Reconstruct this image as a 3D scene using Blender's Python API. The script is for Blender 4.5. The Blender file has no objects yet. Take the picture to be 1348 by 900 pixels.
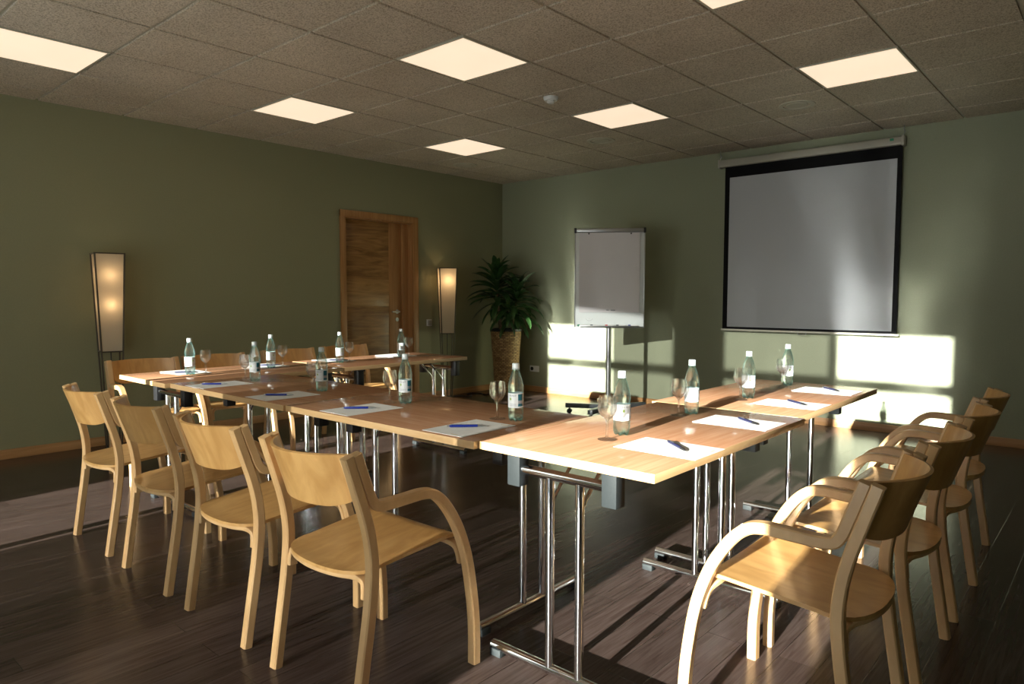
import bpy, bmesh, math, random
from mathutils import Vector, Matrix
random.seed(7)
C = bpy.context.scene.collection
PI = math.pi
H = 2.674            # ceiling height
YW = -7.6            # window wall
XR = 7.3             # right wall
SUN = Vector((-.085, 1, -.218))

# ------------------------------------------------------------ materials
def new_mat(name):
    m = bpy.data.materials.new(name); m.use_nodes = True
    nt = m.node_tree; b = nt.nodes['Principled BSDF']
    return m, nt, b
def setp(b, **k):
    names = dict(color='Base Color', rough='Roughness', metal='Metallic', spec='Specular IOR Level', ior='IOR', trans='Transmission Weight',
                 coat='Coat Weight', coatr='Coat Roughness', emis='Emission Color', emis_s='Emission Strength', alpha='Alpha', sheen='Sheen Weight')
    for q, v in k.items():
        if q in ('color', 'emis') and len(v) == 3: v = (*v, 1)
        b.inputs[names[q]].default_value = v
def plain(name, color, rough=.5, metal=0, bump=0, bscale=200, var=.06, **k):
    m, nt, b = new_mat(name)
    setp(b, rough=rough, metal=metal, **k)
    tc = nt.nodes.new('ShaderNodeTexCoord'); n = nt.nodes.new('ShaderNodeTexNoise'); n.inputs['Scale'].default_value = bscale
    nt.links.new(tc.outputs['Object'], n.inputs['Vector'])
    r = nt.nodes.new('ShaderNodeValToRGB'); e = r.color_ramp.elements
    e[0].position = .3; e[1].position = .7
    e[0].color = (*[c*(1-var) for c in color], 1); e[1].color = (*[min(1, c*(1+var)) for c in color], 1)
    nt.links.new(n.outputs['Fac'], r.inputs['Fac']); nt.links.new(r.outputs['Color'], b.inputs['Base Color'])
    if bump:
        bp = nt.nodes.new('ShaderNodeBump'); bp.inputs['Strength'].default_value = bump; bp.inputs['Distance'].default_value = .002
        nt.links.new(n.outputs['Fac'], bp.inputs['Height']); nt.links.new(bp.outputs['Normal'], b.inputs['Normal'])
    return m
def wood(name, c1, c2, scale=(3, 40, 40), rough=.4, coat=.2, bump=.05, dist=2.0, coords='Object', coatr=.15, spec=.5):
    m, nt, b = new_mat(name); setp(b, rough=rough, coat=coat, coatr=coatr, spec=spec)
    tc = nt.nodes.new('ShaderNodeTexCoord'); mp = nt.nodes.new('ShaderNodeMapping')
    mp.inputs['Scale'].default_value = scale
    nt.links.new(tc.outputs[coords], mp.inputs['Vector'])
    oi = nt.nodes.new('ShaderNodeObjectInfo'); ml = nt.nodes.new('ShaderNodeMath'); ml.operation = 'MULTIPLY'; ml.inputs[1].default_value = 37
    nt.links.new(oi.outputs['Random'], ml.inputs[0])
    n = nt.nodes.new('ShaderNodeTexNoise'); n.noise_dimensions = '4D'; n.inputs['Scale'].default_value = 1; n.inputs['Detail'].default_value = 6; n.inputs['Distortion'].default_value = dist
    nt.links.new(mp.outputs['Vector'], n.inputs['Vector']); nt.links.new(ml.outputs[0], n.inputs['W'])
    r = nt.nodes.new('ShaderNodeValToRGB'); e = r.color_ramp.elements; e[0].position = .36; e[1].position = .64
    e[0].color = (*c1, 1); e[1].color = (*c2, 1)
    nt.links.new(n.outputs['Fac'], r.inputs['Fac']); nt.links.new(r.outputs['Color'], b.inputs['Base Color'])
    bp = nt.nodes.new('ShaderNodeBump'); bp.inputs['Strength'].default_value = bump; bp.inputs['Distance'].default_value = .001
    nt.links.new(n.outputs['Fac'], bp.inputs['Height']); nt.links.new(bp.outputs['Normal'], b.inputs['Normal'])
    return m

M = {}
M['wall'] = plain('wall_paint', (.29, .31, .21), .5, bscale=90, var=.03, bump=.08, spec=.35)
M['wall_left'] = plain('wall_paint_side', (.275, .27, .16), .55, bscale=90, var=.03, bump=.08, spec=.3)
M['tile'] = None
M['grid'] = plain('ceiling_rail', (.52, .49, .40), .6)
M['chair'] = wood('birch_laminate', (.53, .315, .14), (.66, .42, .20), (9, 9, 3.0), .38, .25, dist=1.2)
M['ply'] = wood('birch_plywood', (.47, .25, .08), (.60, .345, .125), (16, 5, 5), .34, .3, dist=1.5)
M['beech'] = wood('beech_laminate', (.42, .205, .108), (.50, .275, .158), (3.5, 60, 60), .105, .0, bump=.0, dist=.6, spec=.32)
def satin(m, rough, ior, k):
    """satin lacquer: diffuse wood under a sheen that stays moderate at glancing angles"""
    nt = m.node_tree; b = nt.nodes['Principled BSDF']; src = b.inputs['Base Color'].links[0].from_socket; out = nt.nodes['Material Output']
    d = nt.nodes.new('ShaderNodeBsdfDiffuse'); g = nt.nodes.new('ShaderNodeBsdfGlossy'); g.inputs['Roughness'].default_value = rough
    fr = nt.nodes.new('ShaderNodeFresnel'); fr.inputs['IOR'].default_value = ior; ml = nt.nodes.new('ShaderNodeMath'); ml.operation = 'MULTIPLY'; ml.inputs[1].default_value = k
    mx = nt.nodes.new('ShaderNodeMixShader'); nt.links.new(fr.outputs[0], ml.inputs[0]); nt.links.new(ml.outputs[0], mx.inputs[0])
    nt.links.new(src, d.inputs['Color']); nt.links.new(d.outputs[0], mx.inputs[1]); nt.links.new(g.outputs[0], mx.inputs[2]); nt.links.new(mx.outputs[0], out.inputs['Surface'])
    nt.nodes.remove(b)
satin(M['beech'], .11, 1.5, .62)
M['beech_edge'] = wood('beech_edge_band', (.60, .38, .18), (.68, .46, .24), (5, 5, 60), .35, .1, dist=.5)
M['oak'] = wood('oak_frame', (.36, .17, .055), (.46, .235, .085), (30, 30, 1.5), .42, .15, dist=.8)
M['oak_base'] = wood('oak_baseboard', (.40, .20, .075), (.52, .28, .12), (1.5, 1.5, 30), .4, .15, dist=.8)
M['oak_door'] = wood('oak_door_veneer', (.20, .095, .026), (.42, .22, .07), (3, 2.2, 17), .42, .15, dist=1.6)
M['oak_door2'] = wood('oak_door_veneer_light', (.29, .15, .045), (.48, .27, .095), (3, 2.2, 15), .42, .15, dist=1.6)
M['chrome'] = plain('chrome_tube', (.78, .79, .80), .09, 1, var=.02)
M['alu'] = plain('grey_metal', (.45, .46, .47), .3, .9, var=.03)
M['steel'] = plain('dark_bronze_metal', (.10, .085, .065), .38, .7, var=.05)
M['black'] = plain('black_plastic', (.012, .012, .013), .4)
M['grey'] = plain('grey_plastic', (.020, .024, .025), .6, spec=.2)
M['darkgrey'] = plain('slate_grey_paint', (.08, .09, .10), .35)
M['white'] = plain('white_plastic', (.74, .75, .74), .35, var=.02)
M['capw'] = plain('white_cap_plastic', (.52, .57, .58), .35, var=.02)
M['paper'] = plain('white_paper', (.80, .80, .78), .6, var=.015)
M['ink'] = plain('grey_print', (.30, .31, .33), .6)
M['gold'] = plain('ochre_print', (.62, .50, .28), .6)
M['teal'] = plain('teal_print', (.0, .11, .16), .5)
M['leafp'] = plain('green_print', (.20, .33, .03), .5)
M['label'] = plain('bottle_label_paper', (.60, .62, .63), .4, var=.02)
M['penblue'] = plain('blue_pen_plastic', (.01, .025, .22), .25)
M['pennavy'] = plain('navy_pen_plastic', (.012, .014, .05), .3)
M['red'] = plain('red_plastic', (.5, .02, .02), .4)
M['green'] = plain('green_plastic', (.02, .25, .12), .4)
M['screen'] = plain('projection_fabric', (.47, .49, .52), .42, var=.01, spec=.45)
M['screenblack'] = plain('black_screen_border', (.007, .007, .008), .65, spec=.1)
M['beige'] = plain('cream_metal_case', (.42, .40, .33), .4)
M['board'] = plain('white_board_enamel', (.72, .76, .76), .25, var=.01)
M['padpaper'] = plain('flip_pad_paper', (.70, .68, .70), .6, var=.01)
M['leaf'] = plain('dracaena_leaf', (.026, .070, .018), .35, bscale=12, var=.45, spec=.5)
M['stem'] = plain('tan_bark', (.20, .13, .075), .7, bscale=60, var=.3, bump=.5)
M['soil'] = plain('dark_soil', (.02, .015, .01), .9, bscale=80, var=.5, bump=.8)
M['frame_w'] = plain('window_frame_grey', (.35, .35, .33), .45)
M['outside'] = plain('bright_bounce_ground', (.72, .73, .75), .8, bscale=6, var=.2)  # unseen ground, colour raised to bounce sunlight up onto the ceiling

# ceiling tile: speckled mineral fibre
m, nt, b = new_mat('mineral_fibre_tile'); setp(b, rough=.9, spec=.1)
tc = nt.nodes.new('ShaderNodeTexCoord')
n1 = nt.nodes.new('ShaderNodeTexNoise'); n1.inputs['Scale'].default_value = 130; n1.inputs['Detail'].default_value = 3
n2 = nt.nodes.new('ShaderNodeTexNoise'); n2.inputs['Scale'].default_value = 2.2
nt.links.new(tc.outputs['Object'], n1.inputs['Vector']); nt.links.new(tc.outputs['Object'], n2.inputs['Vector'])
r = nt.nodes.new('ShaderNodeValToRGB'); e = r.color_ramp.elements; e[0].position = .36; e[1].position = .56
e[0].color = (.40, .345, .27, 1); e[1].color = (.72, .64, .53, 1)
nt.links.new(n1.outputs['Fac'], r.inputs['Fac'])
r2 = nt.nodes.new('ShaderNodeValToRGB'); e = r2.color_ramp.elements; e[0].position = .3; e[1].position = .7; e[0].color = (.86, .85, .84, 1); e[1].color = (1, 1, 1, 1)
nt.links.new(n2.outputs['Fac'], r2.inputs['Fac'])
mx = nt.nodes.new('ShaderNodeMix'); mx.data_type = 'RGBA'; mx.blend_type = 'MULTIPLY'; mx.inputs['Factor'].default_value = 1
nt.links.new(r.outputs['Color'], mx.inputs[6]); nt.links.new(r2.outputs['Color'], mx.inputs[7]); nt.links.new(mx.outputs[2], b.inputs['Base Color'])
bp = nt.nodes.new('ShaderNodeBump'); bp.inputs['Strength'].default_value = .5; bp.inputs['Distance'].default_value = .003
nt.links.new(n1.outputs['Fac'], bp.inputs['Height']); nt.links.new(bp.outputs['Normal'], b.inputs['Normal'])
M['tile'] = m

# floor: dark planks running along y
m, nt, b = new_mat('dark_wenge_planks')
tc = nt.nodes.new('ShaderNodeTexCoord'); mp = nt.nodes.new('ShaderNodeMapping'); mp.inputs['Rotation'].default_value = (0, 0, PI/2)
nt.links.new(tc.outputs['Object'], mp.inputs['Vector'])
br = nt.nodes.new('ShaderNodeTexBrick'); br.offset = .37; br.inputs['Scale'].default_value = 1; br.inputs['Brick Width'].default_value = 1.25
br.inputs['Row Height'].default_value = .128; br.inputs['Mortar Size'].default_value = .0012; br.inputs['Mortar Smooth'].default_value = .3
br.inputs['Color1'].default_value = (.75, .75, .75, 1); br.inputs['Color2'].default_value = (1.15, 1.15, 1.15, 1); br.inputs['Mortar'].default_value = (.25, .25, .25, 1)
nt.links.new(mp.outputs['Vector'], br.inputs['Vector'])
mp2 = nt.nodes.new('ShaderNodeMapping'); mp2.inputs['Scale'].default_value = (70, 4, 1)
nt.links.new(tc.outputs['Object'], mp2.inputs['Vector'])
n = nt.nodes.new('ShaderNodeTexNoise'); n.inputs['Scale'].default_value = 1; n.inputs['Detail'].default_value = 7; n.inputs['Distortion'].default_value = .8
nt.links.new(mp2.outputs['Vector'], n.inputs['Vector'])
r = nt.nodes.new('ShaderNodeValToRGB'); e = r.color_ramp.elements; e[0].position = .32; e[1].position = .68
e[0].color = (.045, .028, .023, 1); e[1].color = (.082, .058, .050, 1)
nt.links.new(n.outputs['Fac'], r.inputs['Fac'])
mx = nt.nodes.new('ShaderNodeMix'); mx.data_type = 'RGBA'; mx.blend_type = 'MULTIPLY'; mx.inputs['Factor'].default_value = 1
nt.links.new(r.outputs['Color'], mx.inputs[6]); nt.links.new(br.outputs['Color'], mx.inputs[7]); nt.links.new(mx.outputs[2], b.inputs['Base Color'])
setp(b, rough=.22, spec=.25)
bp = nt.nodes.new('ShaderNodeBump'); bp.inputs['Strength'].default_value = .12; bp.inputs['Distance'].default_value = .002
nt.links.new(n.outputs['Fac'], bp.inputs['Height'])
bp2 = nt.nodes.new('ShaderNodeBump'); bp2.inputs['Strength'].default_value = .6; bp2.inputs['Distance'].default_value = .002; bp2.invert = True
nt.links.new(br.outputs['Fac'], bp2.inputs['Height']); nt.links.new(bp.outputs['Normal'], bp2.inputs['Normal']); nt.links.new(bp2.outputs['Normal'], b.inputs['Normal'])
M['floor'] = m

# wicker
m, nt, b = new_mat('woven_wicker'); setp(b, rough=.6)
tc = nt.nodes.new('ShaderNodeTexCoord')
w1 = nt.nodes.new('ShaderNodeTexBrick'); w1.inputs['Scale'].default_value = 1; w1.inputs['Brick Width'].default_value = .045; w1.inputs['Row Height'].default_value = .019
w1.inputs['Mortar Size'].default_value = .0035; w1.inputs['Mortar Smooth'].default_value = .6
w1.inputs['Color1'].default_value = (.24, .13, .045, 1); w1.inputs['Color2'].default_value = (.55, .35, .14, 1); w1.inputs['Mortar'].default_value = (.07, .03, .01, 1)
nt.links.new(tc.outputs['UV'], w1.inputs['Vector']); nt.links.new(w1.outputs['Color'], b.inputs['Base Color'])
bp = nt.nodes.new('ShaderNodeBump'); bp.inputs['Strength'].default_value = .9; bp.inputs['Distance'].default_value = .004; bp.invert = True
nt.links.new(w1.outputs['Fac'], bp.inputs['Height']); nt.links.new(bp.outputs['Normal'], b.inputs['Normal'])
M['wicker'] = m

# glass / water
m, nt, b = new_mat('clear_glass'); setp(b, color=(1, 1, 1), rough=.03, trans=1, ior=1.42); M['glass'] = m
m, nt, b = new_mat('water_filled_plastic'); setp(b, rough=.02, trans=1, ior=1.33)
tc = nt.nodes.new('ShaderNodeTexCoord'); sx = nt.nodes.new('ShaderNodeSeparateXYZ'); nt.links.new(tc.outputs['Object'], sx.inputs[0])
r = nt.nodes.new('ShaderNodeValToRGB'); els = r.color_ramp.elements
els[0].position = .0; els[0].color = (.12, .62, .60, 1); els[1].position = .03; els[1].color = (.93, .99, .99, 1)
for ps, cl in ((.15, (.93, .99, .99, 1)), (.185, (.35, .80, .80, 1)), (.2, (.1, .6, .62, 1))):
    q = els.new(ps); q.color = cl
nt.links.new(sx.outputs['Z'], r.inputs['Fac']); nt.links.new(r.outputs['Color'], b.inputs['Base Color']); M['bottle'] = m
def veil(m, col, w, tw, center, edge):
    """see-through wall: straight transmission tinted towards the rim, plus refraction and a little scattered light"""
    nt = m.node_tree; b = nt.nodes['Principled BSDF']; out = nt.nodes['Material Output']
    t = nt.nodes.new('ShaderNodeBsdfTranslucent'); t.inputs['Color'].default_value = (*col, 1); mx = nt.nodes.new('ShaderNodeMixShader'); mx.inputs[0].default_value = w
    tr = nt.nodes.new('ShaderNodeBsdfTransparent'); lw = nt.nodes.new('ShaderNodeLayerWeight'); lw.inputs['Blend'].default_value = .35
    r = nt.nodes.new('ShaderNodeValToRGB'); e = r.color_ramp.elements; e[0].position = .15; e[0].color = (*center, 1); e[1].position = .8; e[1].color = (*edge, 1)
    nt.links.new(lw.outputs['Facing'], r.inputs['Fac']); nt.links.new(r.outputs['Color'], tr.inputs['Color'])
    m2 = nt.nodes.new('ShaderNodeMixShader'); m2.inputs[0].default_value = tw
    nt.links.new(b.outputs[0], m2.inputs[1]); nt.links.new(tr.outputs[0], m2.inputs[2]); nt.links.new(m2.outputs[0], mx.inputs[1]); nt.links.new(t.outputs[0], mx.inputs[2]); nt.links.new(mx.outputs[0], out.inputs['Surface'])
veil(M['bottle'], (.62, .95, .95), .10, .55, (.97, .995, .995), (.30, .78, .80)); veil(M['glass'], (.9, .9, .9), .008, .62, (.985, .985, .985), (.80, .80, .78))

def mixmat(name, parts):
    """parts: list of (type, color, weight, extra)"""
    m = bpy.data.materials.new(name); m.use_nodes = True; nt = m.node_tree
    nt.nodes.remove(nt.nodes['Principled BSDF']); out = nt.nodes['Material Output']
    cur = None; acc = 0
    for ty, col, w, ex in parts:
        s = nt.nodes.new(ty); s.inputs['Color'].default_value = (*col, 1)
        for k_, v in ex.items(): s.inputs[k_].default_value = v
        if cur is None: cur = s.outputs[0]; acc = w
        else:
            mx = nt.nodes.new('ShaderNodeMixShader'); acc += w; mx.inputs[0].default_value = w/acc
            nt.links.new(cur, mx.inputs[1]); nt.links.new(s.outputs[0], mx.inputs[2]); cur = mx.outputs[0]
    nt.links.new(cur, out.inputs['Surface']); return m
M['pane'] = mixmat('window_glass', [('ShaderNodeBsdfTransparent', (.93, .95, .94), .95, {}), ('ShaderNodeBsdfGlossy', (1, 1, 1), .05, {'Roughness': .02})])
M['sheer'] = mixmat('sheer_curtain_fabric', [('ShaderNodeBsdfTransparent', (1, 1, 1), .095, {}), ('ShaderNodeBsdfTranslucent', (.45, .45, .42), .35, {}), ('ShaderNodeBsdfDiffuse', (.7, .7, .66), .45, {})])
M['shade'] = mixmat('parchment_lamp_shade', [('ShaderNodeBsdfTranslucent', (.80, .68, .50), .55, {}), ('ShaderNodeBsdfDiffuse', (.72, .66, .55), .45, {})])
m, nt, b = new_mat('lit_diffuser'); setp(b, color=(.5, .45, .38), rough=.6, emis=(1, .79, .57), emis_s=1.0)
tc = nt.nodes.new('ShaderNodeTexCoord'); n = nt.nodes.new('ShaderNodeTexNoise'); n.inputs['Scale'].default_value = 3
nt.links.new(tc.outputs['Object'], n.inputs['Vector']); mr = nt.nodes.new('ShaderNodeMapRange'); mr.inputs['To Min'].default_value = .82; mr.inputs['To Max'].default_value = .93
nt.links.new(n.outputs['Fac'], mr.inputs['Value']); nt.links.new(mr.outputs[0], b.inputs['Emission Strength'])
M['lit'] = m

# ------------------------------------------------------------ helpers
def link(name, bm, mat, parent=None, smooth=35, loc=None, rot=None):
    me = bpy.data.meshes.new(name); bmesh.ops.recalc_face_normals(bm, faces=bm.faces[:]); bm.to_mesh(me); bm.free()
    mats = mat if isinstance(mat, (list, tuple)) else [mat]
    for q in mats: me.materials.append(q)
    if smooth:
        me.polygons.foreach_set('use_smooth', [True]*len(me.polygons)); me.set_sharp_from_angle(angle=math.radians(smooth))
    o = bpy.data.objects.new(name, me); C.objects.link(o)
    if parent: o.parent = parent
    if loc: o.location = loc
    if rot: o.rotation_euler = rot
    return o
def thing(name, label, cat, loc=(0, 0, 0), rz=0, group=None):
    o = bpy.data.objects.new(name, None); C.objects.link(o); o.location = loc; o.rotation_euler = (0, 0, rz)
    o.empty_display_size = .1; tag(o, label, cat, group); return o
def tag(o, label, cat, group=None):
    o['label'] = label; o['category'] = cat
    if group: o['group'] = group
    return o
def struct(o, **k): o['kind'] = 'structure'; return o
def copy_tree(o, parent=None):
    c = o.copy(); C.objects.link(c); c.parent = parent
    for ch in list(KIDS.get(o, o.children)): copy_tree(ch, c)
    return c
KIDS = {}
def place(proto, first, loc, rz, label):
    o = proto if first else copy_tree(proto)
    o.location = loc; o.rotation_euler = (0, 0, rz); o['label'] = label
    return o
def box(bm, x0, x1, y0, y1, z0, z1, bevel=0, seg=2, mi=0):
    r = bmesh.ops.create_cube(bm, size=1)
    vs = r['verts']
    for v in vs: v.co = Vector((x0+(v.co.x+.5)*(x1-x0), y0+(v.co.y+.5)*(y1-y0), z0+(v.co.z+.5)*(z1-z0)))
    fs = set(f for v in vs for f in v.link_faces)
    for f in fs: f.material_index = mi
    if bevel:
        es = list(set(e for v in vs for e in v.link_edges))
        bmesh.ops.bevel(bm, geom=es, offset=bevel, segments=seg, affect='EDGES', profile=.5)
    return vs
def obox(bm, size, mat4, bevel=0):
    t = bmesh.new(); box(t, -size[0]/2, size[0]/2, -size[1]/2, size[1]/2, -size[2]/2, size[2]/2, bevel)
    t.transform(mat4); me = bpy.data.meshes.new('t'); t.to_mesh(me); t.free(); bm.from_mesh(me); bpy.data.meshes.remove(me)
def tube(bm, pts, r, n=14, cap=True):
    pts = [Vector(p) for p in pts]; rings = []
    up = None
    for i, p in enumerate(pts):
        if i == 0: d = pts[1]-p
        elif i == len(pts)-1: d = p-pts[i-1]
        else: d = (pts[i+1]-p).normalized()+(p-pts[i-1]).normalized()
        d.normalize()
        if up is None: up = d.orthogonal().normalized()
        else: up = (up-d*up.dot(d)).normalized()
        s = d.cross(up); rr = r[i] if isinstance(r, (list, tuple)) else r
        rings.append([bm.verts.new(p+(up*math.cos(a)+s*math.sin(a))*rr) for a in [2*PI*k/n for k in range(n)]])
    for a, b_ in zip(rings, rings[1:]):
        for k in range(n): bm.faces.new((a[k], a[(k+1) % n], b_[(k+1) % n], b_[k]))
    if cap: bm.faces.new(rings[0][::-1]); bm.faces.new(rings[-1])
def lathe(bm, prof, n=32, c=(0, 0, 0), uv=None, close=True):
    rings = []
    for (r, z) in prof:
        if r < 1e-5: rings.append([bm.verts.new((c[0], c[1], c[2]+z))])
        else: rings.append([bm.verts.new((c[0]+r*math.cos(2*PI*k/n), c[1]+r*math.sin(2*PI*k/n), c[2]+z)) for k in range(n)])
    for a, b_ in zip(rings, rings[1:]):
        for k in range(n):
            if len(a) == 1 and len(b_) == 1: continue
            if len(a) == 1: bm.faces.new((a[0], b_[(k+1) % n], b_[k]))
            elif len(b_) == 1: bm.faces.new((a[k], a[(k+1) % n], b_[0]))
            else: bm.faces.new((a[k], a[(k+1) % n], b_[(k+1) % n], b_[k]))
def catmull(P, n=6):
    P = [Vector(p) for p in P]; Q = [P[0]*2-P[1]]+P+[P[-1]*2-P[-2]]; out = []
    for i in range(1, len(Q)-2):
        for k in range(n):
            t = k/n; a, b_, c, d = Q[i-1], Q[i], Q[i+1], Q[i+2]
            out.append(.5*((2*b_)+(c-a)*t+(2*a-5*b_+4*c-d)*t*t+(3*b_-a-3*c+d)*t**3))
    out.append(P[-1]); return out
def sweep(bm, path, side, w, t, ch=.004):
    """rectangular bar swept along a path; 'side' is the constant width direction"""
    side = Vector(side).normalized(); rings = []
    pr = [(-w/2+ch, -t/2), (w/2-ch, -t/2), (w/2, -t/2+ch), (w/2, t/2-ch), (w/2-ch, t/2), (-w/2+ch, t/2), (-w/2, t/2-ch), (-w/2, -t/2+ch)]
    for i, p in enumerate(path):
        if i == 0: d = path[1]-p
        elif i == len(path)-1: d = p-path[i-1]
        else: d = path[i+1]-path[i-1]
        d.normalize(); nrm = side.cross(d).normalized(); sd = d.cross(nrm).normalized()
        rings.append([bm.verts.new(p+sd*a+nrm*b_) for a, b_ in pr])
    n = len(pr)
    for a, b_ in zip(rings, rings[1:]):
        for k in range(n): bm.faces.new((a[k], a[(k+1) % n], b_[(k+1) % n], b_[k]))
    bm.faces.new(rings[0][::-1]); bm.faces.new(rings[-1])
def sheet(bm, grid, th, nrmf=None):
    """solid sheet from a grid of points (rows of Vectors); thickness th"""
    R, N = len(grid), len(grid[0])
    def nm(i, j):
        a = grid[min(i+1, R-1)][j]-grid[max(i-1, 0)][j]; b_ = grid[i][min(j+1, N-1)]-grid[i][max(j-1, 0)]
        v = a.cross(b_); return v.normalized() if v.length > 1e-9 else Vector((0, 0, 1))
    A = [[bm.verts.new(grid[i][j]+nm(i, j)*th/2) for j in range(N)] for i in range(R)]
    B = [[bm.verts.new(grid[i][j]-nm(i, j)*th/2) for j in range(N)] for i in range(R)]
    for i in range(R-1):
        for j in range(N-1):
            bm.faces.new((A[i][j], A[i+1][j], A[i+1][j+1], A[i][j+1])); bm.faces.new((B[i][j], B[i][j+1], B[i+1][j+1], B[i+1][j]))
    for i in range(R-1):
        for j in (0, N-1): bm.faces.new((A[i][j], B[i][j], B[i+1][j], A[i+1][j]))
    for j in range(N-1):
        for i in (0, R-1): bm.faces.new((A[i][j], A[i][j+1], B[i][j+1], B[i][j]))
def curved_patch(bm, r, a0, a1, z0, z1, n=8, th=.0004):
    g = [[Vector((r*math.cos(a0+(a1-a0)*j/n), r*math.sin(a0+(a1-a0)*j/n), z)) for j in range(n+1)] for z in (z0, z1)]
    sheet(bm, g, th)

# ------------------------------------------------------------ room shell
bm = bmesh.new(); box(bm, -.2, XR+.2, YW-.25, .2, -.1, 0); struct(link('floor', bm, M['floor'], smooth=0))
DY0, DY1, DZ = -2.47, -1.535, 2.055     # door opening in the left wall
bm = bmesh.new()
box(bm, -.2, 0, YW-.2, DY0, 0, H+.1); box(bm, -.2, 0, DY1, .2, 0, H+.1); box(bm, -.2, 0, DY0, DY1, DZ, H+.1)
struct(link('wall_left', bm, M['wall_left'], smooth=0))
bm = bmesh.new(); box(bm, -.001, XR+.2, 0, .2, 0, H+.1); struct(link('wall_back', bm, M['wall'], smooth=0))
bm = bmesh.new(); box(bm, XR, XR+.2, YW-.2, 0, 0, H+.1); struct(link('wall_right', bm, M['wall'], smooth=0))
# window wall with openings
WIN = [(1.436, 3.166, 2.285, 2.350), (3.746, 5.766, 4.757, 4.857)]
ZS, ZT = .10, 2.56
bm = bmesh.new()
xs = [0, WIN[0][0], WIN[0][1], WIN[1][0], WIN[1][1], XR]
for a, b_ in ((xs[0], xs[1]), (xs[2], xs[3]), (xs[4], xs[5])): box(bm, a, b_, YW-.2, YW, 0, H+.1)
for a, b_ in ((xs[1], xs[2]), (xs[3], xs[4])): box(bm, a, b_, YW-.2, YW, 0, ZS); box(bm, a, b_, YW-.2, YW, ZT, H+.1)
struct(link('wall_front', bm, M['wall'], smooth=0))
for i, (x0, x1, ma, mb) in enumerate(WIN):
    bm = bmesh.new(); f = .004
    box(bm, ma, mb, YW-.04, YW+.0, ZS, ZT)
    for a, b_ in ((x0, ma), (mb, x1)): box(bm, a, b_, YW-.04, YW, 2.02, 2.12)
    box(bm, x0-.02, x1+.02, YW, YW+.16, ZS-.03, ZS)
    w = struct(link('window_%d' % (i+1), bm, M['frame_w'], smooth=0))
    bm = bmesh.new(); box(bm, x0, x1, YW-.03, YW-.02, ZS, ZT); struct(link('window_pane', bm, M['pane'], w, smooth=0))
# sheer curtains over the inner halves
for nm, x0, x1, lab in (('a', 2.365, 3.30, 'off-white sheer curtain over the left window, behind the camera'), ('b', 3.66, 4.745, 'off-white sheer curtain over the right window, behind the camera')):
    bm = bmesh.new(); N = 90; rows = []
    for z in (.03, 1.2, H-.03): rows.append([bm.verts.new((x0+(x1-x0)*k/N, YW+.09+.012*math.sin(k*.9), z)) for k in range(N+1)])
    for a, b_ in zip(rows, rows[1:]):
        for k in range(N): bm.faces.new((a[k], a[k+1], b_[k+1], b_[k]))
    tag(link('sheer_curtain', bm, M['sheer']), lab, 'curtain')
bm = bmesh.new(); box(bm, -30, 40, -60, YW-.25, -.35, -.25); struct(link('ground', bm, M['outside'], smooth=0))
# baseboards
bm = bmesh.new(); box(bm, 0, XR, -.018, 0, 0, .072, .003); struct(link('baseboard_back', bm, M['oak_base']))
bm = bmesh.new(); box(bm, 0, .018, YW, -2.545, 0, .072, .003); box(bm, 0, .018, -1.46, -.018, 0, .072, .003); struct(link('baseboard_left', bm, M['oak_base']))
# ceiling with tiles
S = .6; GX, GY = 2.7328, -4.0007
LT = [(0, 0), (0, 3), (-3, 3), (-3, 0), (3, 3), (3, 0), (-3, -3), (0, -3), (3, -3)]
bm = bmesh.new(); box(bm, -.2, XR+.2, YW-.2, .2, H+.011, H+.1, mi=1)
for i in range(-5, 9):
    for j in range(-7, 8):
        if (i, j) in LT: continue
        x0, x1 = GX+i*S+.011, GX+(i+1)*S-.011; y0, y1 = GY+j*S+.011, GY+(j+1)*S-.011
        x0, x1, y0, y1 = max(x0, 0), min(x1, XR), max(y0, YW), min(y1, 0)
        if x1-x0 > .03 and y1-y0 > .03:
            x_, y_ = (x0+x1)/2, (y0+y1)/2
            box(bm, x0, x1, y0, y1, H, H+.014)
struct(link('ceiling', bm, [M['tile'], M['grid']], smooth=0))
LL = {(0, 0): 'large square ceiling light panel above the middle of the tables, nearest of the middle row',
      (0, 3): 'square ceiling light panel right of the smoke detector',
      (-3, 3): 'smallest square ceiling light panel, nearest the corner above the plant',
      (-3, 0): 'square ceiling light panel above the door side, left of centre',
      (3, 3): 'square ceiling light panel in front of the projection screen',
      (3, 0): 'ceiling light panel cut off by the top edge of the photo',
      (-3, -3): 'ceiling light panel cut off by the left edge of the photo',
      (0, -3): 'ceiling light panel near the windows, outside the photo on the left', (3, -3): 'ceiling light panel above the camera, outside the photo'}
proto = thing('ceiling_light', '', 'ceiling light', group='square light panels in the ceiling')
bm = bmesh.new(); q = .292
for a in ((-q, q, -q, -.281), (-q, q, .281, q), (-q, -.281, -.281, .281), (.281, q, -.281, .281)): box(bm, a[0], a[1], a[2], a[3], 0, .03)
fr = link('frame', bm, M['grid'], proto, smooth=0)
bm = bmesh.new(); box(bm, -.281, .281, -.281, .281, .002, .03); df = link('diffuser', bm, M['lit'], proto, smooth=0); df['label'] = 'glowing warm white panel'
for k, (i, j) in enumerate(LT): place(proto, k == 0, (GX+(i+.5)*S, GY+(j+.5)*S, H-.003), 0, LL[(i, j)])
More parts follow.
